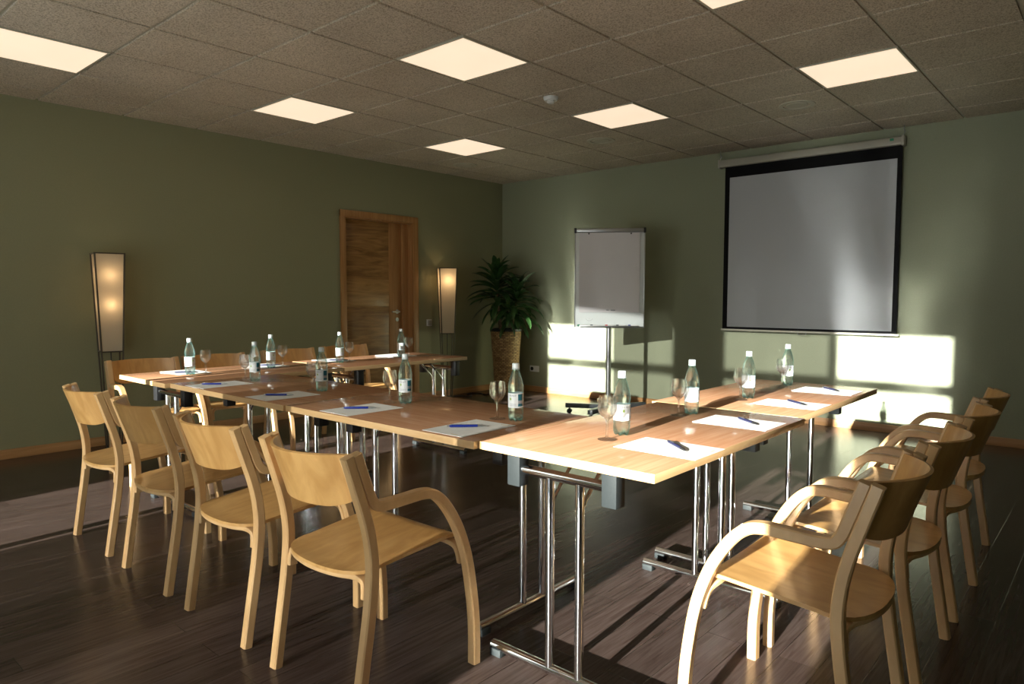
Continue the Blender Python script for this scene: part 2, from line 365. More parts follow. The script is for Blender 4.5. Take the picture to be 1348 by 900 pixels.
# ceiling speakers, smoke detector
proto = thing('ceiling_speaker', '', 'ceiling speaker', group='round speakers flush in the ceiling')
bm = bmesh.new(); lathe(bm, [(.10, 0), (.13, 0), (.132, .004), (.132, .03), (.10, .03), (.10, 0)], 40); link('ring', bm, M['grid'], proto)
bm = bmesh.new(); lathe(bm, [(0, .0), (.075, 0), (.08, .004), (.08, .03), (0, .03)], 40); link('grille', bm, M['grid'], proto)
bm = bmesh.new(); lathe(bm, [(0, .007), (.101, .007), (.101, .03), (0, .03)], 40); link('gap_disc', bm, M['black'], proto)
for k, (x, y, l) in enumerate([(4.237, -1.315, 'round ceiling speaker in front of the projection screen'), (2.415, -1.281, 'round ceiling speaker in front of the flip chart, middle of three'),
                               (.583, -1.266, 'round ceiling speaker nearest the door and corner')]):
    place(proto, k == 0, (x, y, H-.006), 0, l)
t = thing('smoke_detector', 'small white round smoke detector on the ceiling between light panels', 'smoke detector', (2.95, -2.72, H))
bm = bmesh.new(); lathe(bm, [(0, 0), (.055, 0), (.055, -.012), (.046, -.028), (0, -.028)], 32); link('base', bm, M['white'], t)
bm = bmesh.new(); lathe(bm, [(0, -.028), (.025, -.028), (.03, -.036), (.022, -.046), (0, -.047)], 24); link('sensor', bm, M['white'], t)

# ------------------------------------------------------------ door
d = bpy.data.objects.new('door_1', None); C.objects.link(d); struct(d); d.location = (0, 0, 0)
bm = bmesh.new()
box(bm, -.002, .02, -2.53, -2.462, 0, 2.115, .003); box(bm, -.002, .02, -1.543, -1.467, 0, 2.115, .003); box(bm, -.002, .0205, -2.53, -1.467, 2.047, 2.115, .003)
box(bm, -.16, .0, -2.475, -2.455, 0, 2.05); box(bm, -.16, .0, -1.552, -1.53, 0, 2.05); box(bm, -.16, -.07, -1.625, -1.55, 0, 2.05, .002); box(bm, -.16, 0, -2.475, -1.53, 2.035, 2.058)
struct(link('door_frame', bm, M['oak'], d))
bm = bmesh.new(); box(bm, -.15, -.11, -2.455, -1.60, .005, 2.035, .002)
lf = struct(link('door_leaf', bm, M['oak_door'], d))
bm = bmesh.new(); box(bm, -.111, -.105, -1.80, -1.628, .005, 2.035, .001)
struct(link('door_stile', bm, M['oak'], d))
bm = bmesh.new(); box(bm, -.111, -.1085, -2.45, -1.80, 1.10, 1.395, .0008); struct(link('door_panel', bm, M['oak_door2'], d))
bm = bmesh.new()
tube(bm, [(-.105, -1.69, 1.035), (-.06, -1.69, 1.035), (-.052, -1.70, 1.035), (-.052, -1.80, 1.035)], .0095, 12)
lathe(bm, [(0, 0), (.024, 0), (.024, .008), (0, .008)], 24)
o = struct(link('door_handle', bm, M['alu'], d))
for v in o.data.vertices:
    if v.co.z < .5: x, y, z = v.co; v.co = (-.105+z, -1.69+x, 1.035+y)
bm = bmesh.new(); lathe(bm, [(0, 0), (.022, 0), (.022, .006), (0, .006)], 24); o = struct(link('keyhole_plate', bm, M['alu'], d))
for v in o.data.vertices: x, y, z = v.co; v.co = (-.105+z, -1.69+x, .945+y)
# switch and sockets
t = thing('light_switch', 'small grey light switch on the left wall between door and floor lamp', 'light switch', (0, -1.295, .90))
bm = bmesh.new(); box(bm, 0, .012, -.04, .04, -.04, .04, .003); link('plate', bm, M['white'], t)
bm = bmesh.new(); box(bm, .011, .02, -.028, .028, -.028, .028, .003); link('rocker', bm, M['alu'], t)
t = thing('power_outlet', 'white double power outlet low on the back wall beside the plant', 'power outlet', (.558, 0, .292))
bm = bmesh.new(); box(bm, -.075, .075, -.01, 0, -.038, .038, .003); link('plate', bm, M['white'], t)
for s in (-1, 1):
    bm = bmesh.new(); lathe(bm, [(.0, 0), (.022, 0), (.024, .004), (0, .004)], 24)
    o = link('socket', bm, M['grey'] if s < 0 else M['white'], t)
    for v in o.data.vertices: x, y, z = v.co; v.co = (x+s*.036, -.0095-z, y)

# ------------------------------------------------------------ chairs
POST = [(-.447, 0), (-.427, .13), (-.401, .30), (-.390, .42), (-.395, .50), (-.409, .57), (-.433, .65), (-.470, .766)]
ARM = [(-.442, .770), (-.4045, .660), (-.392, .630), (-.374, .611), (-.335, .607), (-.27, .609), (-.21, .611), (-.165, .601), (-.122, .563), (-.077, .495), (-.045, .421), (-.022, .338), (-.003, .216), (.005, .116), (.005, 0)]
YO = .225
def pxl(y): return .22+.022*(y+.447)/.45
def make_chair():
    root = thing('armchair', '', 'chair')
    for s in (-1, 1):
        side = Vector((s*1, -.049*1, 0)) if s > 0 else Vector((1, .049, 0))
        bm = bmesh.new(); sweep(bm, catmull([(s*pxl(y), y+YO, z) for y, z in POST], 5), side, .034, .031, .004); link('rear_leg', bm, M['chair'], root, 30)
        bm = bmesh.new(); sweep(bm, catmull([(s*pxl(y), y+YO, z) for y, z in ARM], 5), side, .034, .031, .004)
        f = link('front_leg', bm, M['chair'], root, 30); f['label'] = 'front leg bending back into the armrest'
    # seat
    bm = bmesh.new(); rows = []
    NY, NX = 26, 16
    y_front, y_rear = -.038, -.452
    def hw(y):
        if y > -.33: return .196+(.212-.196)*(y+.33)/.33
        t_ = min(1, (-.33-y)/(.452-.33)); return .199*max(0, (1-t_**3.0))**(1/2.4)
    for i in range(NY+1):
        u = i/NY; y = y_front+(y_rear-y_front)*(u if u < .7 else .7+.3*math.sin((u-.7)/.3*PI/2))
        w = max(hw(y), .02)
        row = []
        for j in range(NX+1):
            x = w*(-1+2*j/NX)
            z = .446-.036*min(1, max(0, (-y)/.40))**1.0 - .004*(1-(x/.21)**2)
            if y > -.08: z -= .012*((y+.08)/.045)**2
            row.append(Vector((x, y+YO, z)))
        rows.append(row)
    sheet(bm, rows, .011); link('seat', bm, M['ply'], root, 40)
    # rails
    def rail(yc, bow, zt, zb, name, xe, ye):
        pts = [(-xe, yc+ye, zb), (-xe, yc+ye*.7, zt-.035), (-xe+.008, yc+ye*.4, zt-.012), (-xe+.032, yc-bow*.25, zt)]
        for k in range(1, 8):
            x = -xe+.03+(2*xe-.06)*k/8; pts.append((x, yc-bow*(1-(x/xe)**2)*.95-.0, zt))
        pts += [(xe-.032, yc-bow*.25, zt), (xe-.008, yc+ye*.4, zt-.012), (xe, yc+ye*.7, zt-.035), (xe, yc+ye, zb)]
        bm = bmesh.new()
        path = catmull([(p[0], p[1]+YO, p[2]) for p in pts], 3)
        sweep(bm, path, (0, 1, 0), .030, .016, .003)
        link(name, bm, M['chair'], root, 30)
    rail(-.390, .050, .396, .335, 'seat_rail', .196, -.004)
    rail(-.058, 0, .417, .345, 'seat_rail', .2165, .030)
    # backrest
    bm = bmesh.new(); rows = []
    def py(z):
        for (y0, z0), (y1, z1) in zip(POST, POST[1:]):
            if z0 <= z <= z1: return y0+(y1-y0)*(z-z0)/(z1-z0)
        return POST[-1][0]
    plan = [Vector((.2045*k/24, -.063+.099*abs(k/24)**2.15, 0)) for k in range(-24, 25)]
    NZ = 12
    for p in plan:
        col = []
        e = max(0, (abs(p.x)-.09)/.1135)
        zb = .605+.036*e**2.2; zt = .766-.0*e
        for i in range(NZ+1):
            z = zb+(zt-zb)*i/NZ
            col.append(Vector((p.x, py(z)+p.y*(.90+.1*(z-.6)/.16)+YO, z)))
        rows.append(col)
    sheet(bm, rows, .009); link('backrest', bm, M['ply'], root, 40)
    return root
chair = make_chair()
KIDS[chair] = list(chair.children)
CH = [(2.475, -5.475, 0, 'leftmost pale wooden armchair of the near row, beside the bright floor strip', 'armchairs along the near side'),
      (3.122, -5.475, 0, 'pale wooden armchair with shaded backrest, second from the left in the near row', 'armchairs along the near side'),
      (3.757, -5.475, 0, 'pale wooden armchair with half-lit backrest, third from the left in the near row', 'armchairs along the near side'),
      (4.392, -5.475, 0, 'pale wooden armchair in the foreground left of the near chrome table legs', 'armchairs along the near side'),
      (5.545, -4.845, PI/2, 'pale wooden armchair in the right foreground, nearest of the right-hand row', 'armchairs along the right table arm'),
      (5.550, -4.240, PI/2, 'second armchair from the front in the right-hand row', 'armchairs along the right table arm'),
      (5.548, -3.625, PI/2, 'third armchair from the front in the right-hand row', 'armchairs along the right table arm'),
      (5.515, -3.020, PI/2, 'farthest armchair of the right-hand row, nearest the back wall', 'armchairs along the right table arm'),
      (1.265, -4.905, -PI/2-.02, 'armchair by the left wall in front of the left floor lamp', 'armchairs along the left wall'),
      (1.250, -4.385, -PI/2, 'second armchair along the left wall from the left floor lamp', 'armchairs along the left wall'),
      (1.195, -3.730, -PI/2, 'third armchair along the left wall from the left floor lamp', 'armchairs along the left wall'),
      (1.155, -3.150, -PI/2, 'armchair along the left wall directly in front of the door', 'armchairs along the left wall')]
for k, (x, y, a, l, g) in enumerate(CH):
    o = place(chair, k == 0, (x, y, 0), a, l); o['group'] = g

# ------------------------------------------------------------ tables
TL, TW, TZ = 1.14, .645, .74
def make_table():
    root = thing('folding_table', '', 'table', group='folding tables in a U shape')
    bm = bmesh.new(); box(bm, -TL/2, TL/2, -TW/2, TW/2, TZ-.026, TZ, .0015, 2)
    for f in bm.faces: f.material_index = 1 if abs(f.normal.z) < .5 else 0
    link('tabletop', bm, [M['beech'], M['beech_edge']], root, 35)
    for s in (-1, 1):
        X = s*(TL/2-TABIN); c = TABOFF
        for dy in (-.057, .057):
            bm = bmesh.new(); tube(bm, [(X, c+dy, .03), (X, c+dy, .655)], .0145, 18); link('leg', bm, M['chrome'], root)
            bm = bmesh.new(); tube(bm, [(X-s*.012, c+dy, .565), (X-s*.03, c+dy, .59), (X-s*.15, c+dy*1.0, .705)], .006, 10); link('brace', bm, M['chrome'], root)
        bm = bmesh.new(); tube(bm, [(X, c-.165, .655), (X, c+.165, .655)], .0165, 18); link('crossbar', bm, M['chrome'], root)
        for dy in (-.175, .19):
            bm = bmesh.new(); box(bm, X-.024, X+.024, c+dy-.026, c+dy+.026, .600, .7135, .004); box(bm, X-.030, X+.030, c+dy-.032, c+dy+.032, .706, .7138)
            link('hinge_bracket', bm, M['grey'] if TABGREY else M['black'], root)
        bm = bmesh.new(); tube(bm, [(X, c-.30, .031), (X, c+.30, .031)], .0165, 18); fb = link('foot_bar', bm, M['chrome'], root)
        for dy in (-.277, .277):
            bm = bmesh.new(); box(bm, X-.019, X+.019, c+dy-.024, c+dy+.024, 0, .026, .003); link('foot_pad', bm, M['grey'], fb)
    return root
TABOFF, TABGREY, TABIN = .03, True, .075
tb1 = make_table()
KIDS[tb1] = list(tb1.children)
# local +y of each table = side towards the inside of the U
TB = [(4.968, -4.66, PI/2, 'near table of the right arm, sunlit, its chrome legs in the foreground'),
      (4.940, -3.515, PI/2, 'far table of the right arm, nearest the projection screen')]
for k, (x, y, a, l) in enumerate(TB): place(tb1, k == 0, (x, y, 0), a, l)
TABOFF, TABGREY, TABIN = .12, False, .12
tb2 = make_table(); KIDS[tb2] = list(tb2.children)
TB = [(4.070, -4.927, 0, 'middle table of the near row, joined to the right arm at its end'),
      (2.925, -4.935, 0, 'left table of the near row, joined to the left arm'),
      (2.020, -4.712, -PI/2, 'near table of the left arm with a sunlit left edge'),
      (2.020, -3.560, -PI/2, 'far table of the left arm, nearest the door and right floor lamp')]
for k, (x, y, a, l) in enumerate(TB): place(tb2, k == 0, (x, y, 0), a, l)

# ------------------------------------------------------------ bottles
def make_bottle():
    root = thing('water_bottle', '', 'bottle', group='water bottles on the tables')
    prof = [(0, .006), (.012, .004), (.020, .0), (.025, .004), (.0282, .014), (.0285, .03), (.0275, .038), (.0285, .046), (.0283, .118), (.029, .125), (.0288, .133), (.0265, .148), (.021, .168), (.0155, .183), (.0125, .190), (.0120, .199), (0, .199)]
    bm = bmesh.new(); n = 40; rings = []
    for r, z in prof:
        if r == 0: rings.append([bm.verts.new((0, 0, z))]); continue
        ring = []
        for k in range(n):
            a = 2*PI*k/n; rr = r; zz = z
            if z < .02: lobe = .5+.5*math.cos(5*a); rr = r*(1-.16*(1-lobe)); zz = z+(.009*(1-lobe) if r > .015 and z < .012 else 0)
            ring.append(bm.verts.new((rr*math.cos(a), rr*math.sin(a), zz)))
        rings.append(ring)
    for a, b_ in zip(rings, rings[1:]):
        for k in range(n):
            if len(a) == 1: bm.faces.new((a[0], b_[(k+1) % n], b_[k]))
            elif len(b_) == 1: bm.faces.new((a[k], a[(k+1) % n], b_[0]))
            else: bm.faces.new((a[k], a[(k+1) % n], b_[(k+1) % n], b_[k]))
    link('bottle_body', bm, M['bottle'], root, 60)
    bm = bmesh.new(); lathe(bm, [(0, .199), (.0134, .199), (.0136, .201), (.0136, .2165), (.0126, .218), (0, .218)], 28); link('cap', bm, M['capw'], root, 40)
    bm = bmesh.new(); lathe(bm, [(.0125, .1955), (.0148, .1955), (.0148, .1975), (.0125, .1975)], 28); link('neck_ring', bm, M['capw'], root, 40)
    bm = bmesh.new(); lathe(bm, [(.0287, .052), (.0292, .052), (.0292, .107), (.0287, .107), (.0287, .052)], 40); lb = link('label', bm, M['label'], root, 40)
    # printed marks; local +x faces the viewer side set by rotation
    bm = bmesh.new(); a0 = math.radians(18); a1 = math.radians(58)
    curved_patch(bm, .0295, a0, a1, .080, .104); curved_patch(bm, .0295, a0, a1, .058, .068); link('teal_panel', bm, M['teal'], lb)
    bm = bmesh.new(); curved_patch(bm, .0295, a0, a1, .068, .080)
    for k in range(5): curved_patch(bm, .0295, math.radians(-52+k*12), math.radians(-45+k*12), .096-.0012*(k % 2), .101)
    for z in (.060, .0655): curved_patch(bm, .0295, math.radians(-45), math.radians(5), z, z+.0016)
    link('small_print', bm, M['ink'], lb)
    bm = bmesh.new(); curved_patch(bm, .0296, math.radians(-48), math.radians(-34), .083, .088); curved_patch(bm, .0296, math.radians(-44), math.radians(-38), .080, .0915); link('leaf_mark', bm, M['leafp'], lb)
    return root
bottle = make_bottle(); KIDS[bottle] = list(bottle.children)
CAMP = Vector((6.211, -6.843, 1.209))
def face(x, y): return math.atan2(CAMP.y-y, CAMP.x-x)
BT = [(2.597, -4.90, 'leftmost water bottle on the near row, close to the left arm'),
      (3.231, -4.889, 'water bottle on the near row, second from the left, dim cap'),
      (3.849, -4.873, 'water bottle on the near row in front of the right end of the left arm'),
      (4.489, -4.870, 'water bottle on the near row in front of the plant basket'),
      (4.936, -4.835, 'nearest water bottle on the right arm, below the flip chart'),
      (4.915, -4.288, 'second water bottle on the right arm from the front'),
      (4.908, -3.714, 'third water bottle on the right arm from the front'),
      (4.868, -3.114, 'farthest water bottle on the right arm, below the projection screen'),
      (2.013, -4.999, 'water bottle on the left arm nearest its near left corner'),
      (2.006, -4.468, 'second water bottle along the left arm'),
      (2.050, -3.965, 'third water bottle along the left arm, left of the door'),
      (1.965, -3.342, 'farthest water bottle on the left arm, in front of the door handle')]
rots = [-.05, -.1, .0, -.05, 1.9, 2.1, 2.0, 2.2, 2.6, 2.5, 2.4, 1.2]
for k, (x, y, l) in enumerate(BT): place(bottle, k == 0, (x, y, TZ+.0005), face(x, y)+rots[k]*.5, l)

# ------------------------------------------------------------ wine glasses
def make_glass():
    root = thing('wine_glass', '', 'glass', group='stemmed glasses on the tables')
    bm = bmesh.new()
    prof = [(0, 0), (.031, 0), (.0315, .001), (.030, .0022), (.012, .0045), (.005, .010), (.0042, .03), (.0042, .055), (.006, .064), (.014, .072), (.024, .082), (.0305, .097), (.0315, .112), (.0295, .130), (.0275, .1435),
            (.0266, .1435), (.0285, .130), (.0305, .112), (.0295, .0975), (.0232, .084), (.013, .0745), (.004, .070), (0, .0695)]
    lathe(bm, prof, 40); link('bowl_and_stem', bm, M['glass'], root, 60)
    return root
glass = make_glass(); KIDS[glass] = list(glass.children)
GL = [(2.515, -4.914, 'stemmed glass beside the leftmost bottle of the near row'), (3.172, -4.903, 'stemmed glass beside the dim-capped bottle of the near row'),
      (3.783, -4.905, 'stemmed glass third from the left on the near row'), (4.412, -4.889, 'stemmed glass on the near row in front of the plant basket'),
      (4.943, -4.934, 'nearest stemmed glass on the right arm, beside the front bottle'), (4.892, -4.351, 'second stemmed glass from the front on the right arm'),
      (4.900, -3.785, 'third stemmed glass from the front on the right arm'), (4.868, -3.188, 'farthest stemmed glass on the right arm'),
      (2.026, -4.911, 'stemmed glass right of the first bottle on the left arm'), (1.985, -4.372, 'stemmed glass right of the second bottle on the left arm'),
      (2.054, -3.888, 'stemmed glass right of the third bottle on the left arm'), (1.935, -3.240, 'farthest stemmed glass on the left arm, in front of the door frame')]
for k, (x, y, l) in enumerate(GL): place(glass, k == 0, (x, y, TZ+.0005), k*.7, l)

# ------------------------------------------------------------ papers and pens
def make_paper():
    root = thing('sheet_of_paper', '', 'paper', group='white sheets of paper at the places')
    bm = bmesh.new(); box(bm, -.0985, .0985, -.139, .139, 0, .0012); link('sheet', bm, M['paper'], root, 0)
    bm = bmesh.new(); box(bm, .045, .085, .115, .121, .0011, .0014); link('print_mark', bm, M['gold'], root, 0)
    bm = bmesh.new(); box(bm, .03, .06, -.126, -.120, .0011, .0014); link('print_mark', bm, M['gold'], root, 0)
    return root
paper = make_paper(); KIDS[paper] = list(paper.children)
PP = [(2.605, -5.105, .04, 'white sheet of paper with blue pen on the near row, farthest left'), (3.235, -5.104, 0, 'white sheet of paper on the near row, second from the left'),
      (3.838, -5.097, .0, 'white sheet of paper on the near row, third from the left'), (4.463, -5.091, .02, 'white sheet of paper on the near row, next to the right arm'),
      (5.160, -4.916, PI/2, 'nearest white sheet on the right arm with a dark pen across it'), (5.138, -4.346, PI/2, 'second white sheet from the front on the right arm'),
      (5.120, -3.763, PI/2, 'third white sheet from the front on the right arm'), (5.098, -3.206, PI/2, 'farthest white sheet on the right arm'),
      (1.850, -4.955, PI/2, 'white sheet on the left arm nearest its near corner'), (1.850, -4.42, PI/2, 'second white sheet along the left arm'),
      (1.850, -3.88, PI/2, 'third white sheet along the left arm'), (1.850, -3.30, PI/2, 'farthest white sheet on the left arm, in front of the door')]
for k, (x, y, a, l) in enumerate(PP): place(paper, k == 0, (x, y, TZ+.0003), a, l)
def make_pen(navy):
    root = thing('ballpoint_pen', '', 'pen', group='pens lying on the papers')
    m1 = M['pennavy'] if navy else M['penblue']
    bm = bmesh.new(); tube(bm, [(-.066, 0, .0052), (-.06, 0, .0052), (.035, 0, .0052)], [.0035, .0048, .0048], 14); link('barrel', bm, m1, root)
    bm = bmesh.new(); tube(bm, [(.035, 0, .0052), (.052, 0, .0052), (.064, 0, .0045), (.068, 0, .004)], [.005, .0042, .002, .0008], 14); link('tip', bm, M['alu'] if not navy else M['black'], root)
    bm = bmesh.new(); box(bm, -.062, -.022, -.0018, .0018, .0098, .0112, .0005); box(bm, -.062, -.056, -.0018, .0018, .006, .0112, .0005); link('clip', bm, M['alu'], root)
    bm = bmesh.new(); tube(bm, [(-.074, 0, .0052), (-.066, 0, .0052)], .0028, 12); link('button', bm, M['alu'], root)
    return root
pb = make_pen(False); KIDS[pb] = list(pb.children)
for k, (x, y, a, l) in enumerate([(2.60, -5.13, .80, 'blue pen on the leftmost paper of the near row'), (3.228, -5.118, .72, 'blue pen on the second paper of the near row'),
                                  (3.828, -5.10, .78, 'blue pen on the third paper of the near row'), (4.453, -5.09, .80, 'blue pen on the near-row paper next to the right arm')]):
    place(pb, k == 0, (x, y, TZ+.0017), a, l)
pn = make_pen(True); KIDS[pn] = list(pn.children)
for k, (x, y, a, l) in enumerate([(5.175, -4.895, -.68, 'dark pen on the nearest paper of the right arm'), (5.163, -4.326, -.66, 'dark pen on the second paper of the right arm'),
                                  (5.135, -3.734, -.66, 'dark pen on the third paper of the right arm'), (5.108, -3.170, -.71, 'dark pen on the farthest paper of the right arm'),
                                  (1.905, -4.975, .95, 'dark pen beside the first bottle on the left arm'), (1.88, -4.40, .9, 'dark pen on the second paper of the left arm'),
                                  (1.90, -3.87, .9, 'dark pen on the third paper of the left arm'), (1.86, -3.28, -.5, 'dark pen on the farthest paper of the left arm')]):
    place(pn, k == 0, (x, y, TZ+.0017), a, l)

# ------------------------------------------------------------ projection screen
t = thing('projection_screen', 'pull-down projection screen with black border hanging on the back wall', 'projection screen', (3.9, -.08, 0))
def sx_(x): return x-3.9
bm = bmesh.new()
box(bm, sx_(3.055), sx_(4.70), -.035, .035, 2.505, 2.578, .012, 3); link('roller_case', bm, M['beige'], t)
for x in (3.05, 4.705):
    bm = bmesh.new(); box(bm, sx_(x)-.012, sx_(x)+.012, -.04, .04, 2.498, 2.584, .006); link('end_cap', bm, M['beige'], t)
    bm = bmesh.new(); tube(bm, [(sx_(x), 0, 2.58), (sx_(x), 0, 2.60), (sx_(x)+.01, 0, 2.615), (sx_(x), 0, 2.63), (sx_(x), .0, H-.02), (sx_(x), .0, H)], .004, 8); link('hanging_hook', bm, M['alu'], t)
bm = bmesh.new(); box(bm, sx_(4.605), sx_(4.635), -.037, -.034, 2.545, 2.566); link('maker_badge', bm, M['green'], t)
bm = bmesh.new(); box(bm, sx_(3.105), sx_(4.70), -.002, .001, .885, 2.51); link('black_border', bm, M['screenblack'], t, 0)
bm = bmesh.new(); box(bm, sx_(3.155), sx_(4.662), -.0035, -.0018, .908, 2.398); link('white_fabric', bm, M['screen'], t, 0)
bm = bmesh.new(); box(bm, sx_(3.09), sx_(4.72), -.010, .010, .868, .886, .004); link('bottom_bar', bm, M['beige'], t)
bm = bmesh.new(); tube(bm, [(sx_(3.865), -.012, .87), (sx_(3.865), -.016, .852), (sx_(3.94), -.016, .852), (sx_(3.94), -.012, .87)], .004, 8); link('pull_handle', bm, M['alu'], t)

# ------------------------------------------------------------ flip chart
ANG = math.radians(35.5)
t = thing('flip_chart_easel', 'white flip chart easel on a grey pole with castors in front of the back wall', 'flip chart', (2.26, -.88, 0), ANG)
bm = bmesh.new(); box(bm, -.344, .344, -.012, .012, .905, 1.87, .006, 3); link('board', bm, M['board'], t)
bm = bmesh.new()
for a in ((-.352, -.343), (.343, .352)): box(bm, a[0], a[1], -.016, .014, .895, 1.88, .002)
box(bm, -.352, .352, -.016, .014, .893, .904, .002); link('board_edge', bm, M['alu'], t)
bm = bmesh.new(); box(bm, -.335, .335, -.035, .008, 1.852, 1.893, .008, 3); link('clamp_bar', bm, M['alu'], t)
for s in (-1, 1):
    bm = bmesh.new(); box(bm, s*.346-.012, s*.346+.012, -.038, .012, 1.847, 1.898, .005); link('clamp_end', bm, M['black'], t)
    bm = bmesh.new(); tube(bm, [(s*.21, -.015, 1.84), (s*.21, -.035, 1.84)], .008, 12); link('peg', bm, M['black'], t)
bm = bmesh.new(); g = [[Vector((-.305+.605*j/8, -.022-.003*math.sin(i*.6)*(1 if j > 5 else .3), 1.85-.800*i/14)) for j in range(9)] for i in range(15)]
sheet(bm, g, .003); pd = link('paper_pad', bm, M['padpaper'], t)
bm = bmesh.new(); box(bm, -.03, -.005, -.0262, -.0245, 1.068, 1.078); box(bm, .015, .06, -.0262, -.0245, 1.066, 1.078); link('faint_writing', bm, M['ink'], pd, 0)
bm = bmesh.new()
tube(bm, [(-.235+.07*k/8, -.0125, .985-.022*math.sin(PI*k/8)) for k in range(9)], .0012, 6); tube(bm, [(-.215, -.0125, .99), (-.19, -.0125, .985)], .0011, 6); link('faint_sketch', bm, M['ink'], t, 0)
bm = bmesh.new(); box(bm, -.30, .30, -.05, -.012, .905, .911, .002); box(bm, -.30, .30, -.05, -.046, .905, .918, .001); tr = link('pen_tray', bm, M['alu'], t)
bm = bmesh.new(); tube(bm, [(0, .03, .09), (0, .03, 1.2)], .025, 20); link('pole', bm, M['alu'], t)
bm = bmesh.new(); box(bm, -.05, .05, .012, .055, 1.0, 1.25, .005); link('pole_bracket', bm, M['darkgrey'], t)
bm = bmesh.new(); lathe(bm, [(0, .06), (.05, .06), (.05, .10), (.03, .12), (.022, .12), (0, .12)], 24, (0, .03, 0)); link('hub', bm, M['darkgrey'], t)
for k in range(5):
    a = math.radians(208-35.5+72*k)
    dx, dy = math.cos(a), math.sin(a)
    bm = bmesh.new(); obox(bm, (.42, .055, .046), Matrix.Translation((dx*.23, .03+dy*.23, .083)) @ Matrix.Rotation(a, 4, 'Z'), .006); arm = link('base_arm', bm, M['darkgrey'], t)
    bm = bmesh.new(); cx_, cy_ = dx*.40, .03+dy*.40
    for s in (-1, 1):
        q0 = Vector((cx_, cy_, .025))+Vector((-dy, dx, 0))*s*.010; q1 = Vector((cx_, cy_, .025))+Vector((-dy, dx, 0))*s*.024
        tube(bm, [q0, q1], .025, 18)
    tube(bm, [(cx_, cy_, .03), (cx_, cy_, .07)], .008, 10); link('castor', bm, M['black'], arm)
from math import cos, sin
def fc(x, y, z): return (2.26+x*cos(ANG)-y*sin(ANG), -.88+x*sin(ANG)+y*cos(ANG), z)
for x, mt, l in ((-.26, 'green', 'green marker in the flip chart tray, leftmost'), (-.13, 'black', 'black marker in the flip chart tray, left of the red one'), (.02, 'red', 'red marker in the middle of the flip chart tray'),
                 (.13, 'black', 'black marker in the flip chart tray, right of the red one'), (.25, 'penblue', 'blue marker in the flip chart tray, rightmost')):
    w = thing('marker_pen', l, 'marker', fc(x, -.030, .919), ANG, 'markers in the flip chart tray')
    bm = bmesh.new(); tube(bm, [(-.035, 0, 0), (.030, 0, 0)], .0075, 12); link('barrel', bm, M['white'], w)
    bm = bmesh.new(); tube(bm, [(-.06, 0, 0), (-.035, 0, 0)], .008, 12); link('cap', bm, M[mt], w)

# ------------------------------------------------------------ plant
t = thing('potted_dracaena', 'tall dark green dracaena in a tapered wicker basket in the corner', 'plant', (.45, -.43, 0))
bm = bmesh.new()
prof = [(0, 0), (.137, 0), (.141, .02), (.155, .30), (.172, .55), (.190, .79), (.186, .80), (.176, .80), (.165, .72), (0, .72)]
n = 48; uvl = bm.loops.layers.uv.new('UVMap'); rings = []
for r_, z in prof: rings.append([bm.verts.new((r_*cos(2*PI*k/n), r_*sin(2*PI*k/n), z)) for k in range(n)] if r_ > 0 else [bm.verts.new((0, 0, z))])
for i, (a, b_) in enumerate(zip(rings, rings[1:])):
    for k in range(n):
        if len(a) == 1: f = bm.faces.new((a[0], b_[(k+1) % n], b_[k])); uv = [(0, 0)]*3
        elif len(b_) == 1: f = bm.faces.new((a[k], a[(k+1) % n], b_[0])); uv = [(0, 0)]*3
        else:
            f = bm.faces.new((a[k], a[(k+1) % n], b_[(k+1) % n], b_[k])); c_ = 1.05/n
            uv = [(k*c_, prof[i][1]), ((k+1)*c_, prof[i][1]), ((k+1)*c_, prof[i+1][1]), (k*c_, prof[i+1][1])]
        for lp, u in zip(f.loops, uv): lp[uvl].uv = u
link('wicker_basket', bm, M['wicker'], t, 40)
bm = bmesh.new(); lathe(bm, [(.168, .785), (.197, .785), (.200, .79), (.200, .812), (.195, .816), (.168, .816), (.168, .785)], 48); link('black_rim', bm, M['black'], t)
bm = bmesh.new(); lathe(bm, [(0, .70), (.172, .70), (.172, .785), (0, .79)], 32); link('soil', bm, M['soil'], t)
def leaf(bm, base, az, el, L, w, droop, twist=0):
    N = 9; pts = []; p = Vector(base); a = el
    for i in range(N+1):
        pts.append((p.copy(), a)); u = i/N
        st = L/N; p = p+Vector((cos(az)*cos(a), sin(az)*cos(a), sin(a)))*st; a -= droop/N*(1+.8*u)
    side = Vector((-sin(az), cos(az), 0)); prev = None
    for i, (q, a) in enumerate(pts):
        u = i/N; ww = w*(.35+.65*min(1, u*3))*(1-max(0, (u-.65)/.35)**2.4)*.5+.0008
        nrm = Vector((-cos(az)*sin(a), -sin(az)*sin(a), cos(a)))
        sd = (side*cos(twist)+nrm*sin(twist)); fold = nrm*ww*.35
        row = [bm.verts.new(q-sd*ww+fold), bm.verts.new(q), bm.verts.new(q+sd*ww+fold), bm.verts.new(q+nrm*-.0012)]
        if prev:
            for k in (0, 1): bm.faces.new((prev[k], prev[k+1], row[k+1], row[k]))
            bm.faces.new((prev[2], prev[3], row[3], row[2])); bm.faces.new((prev[3], prev[0], row[0], row[3]))
        prev = row
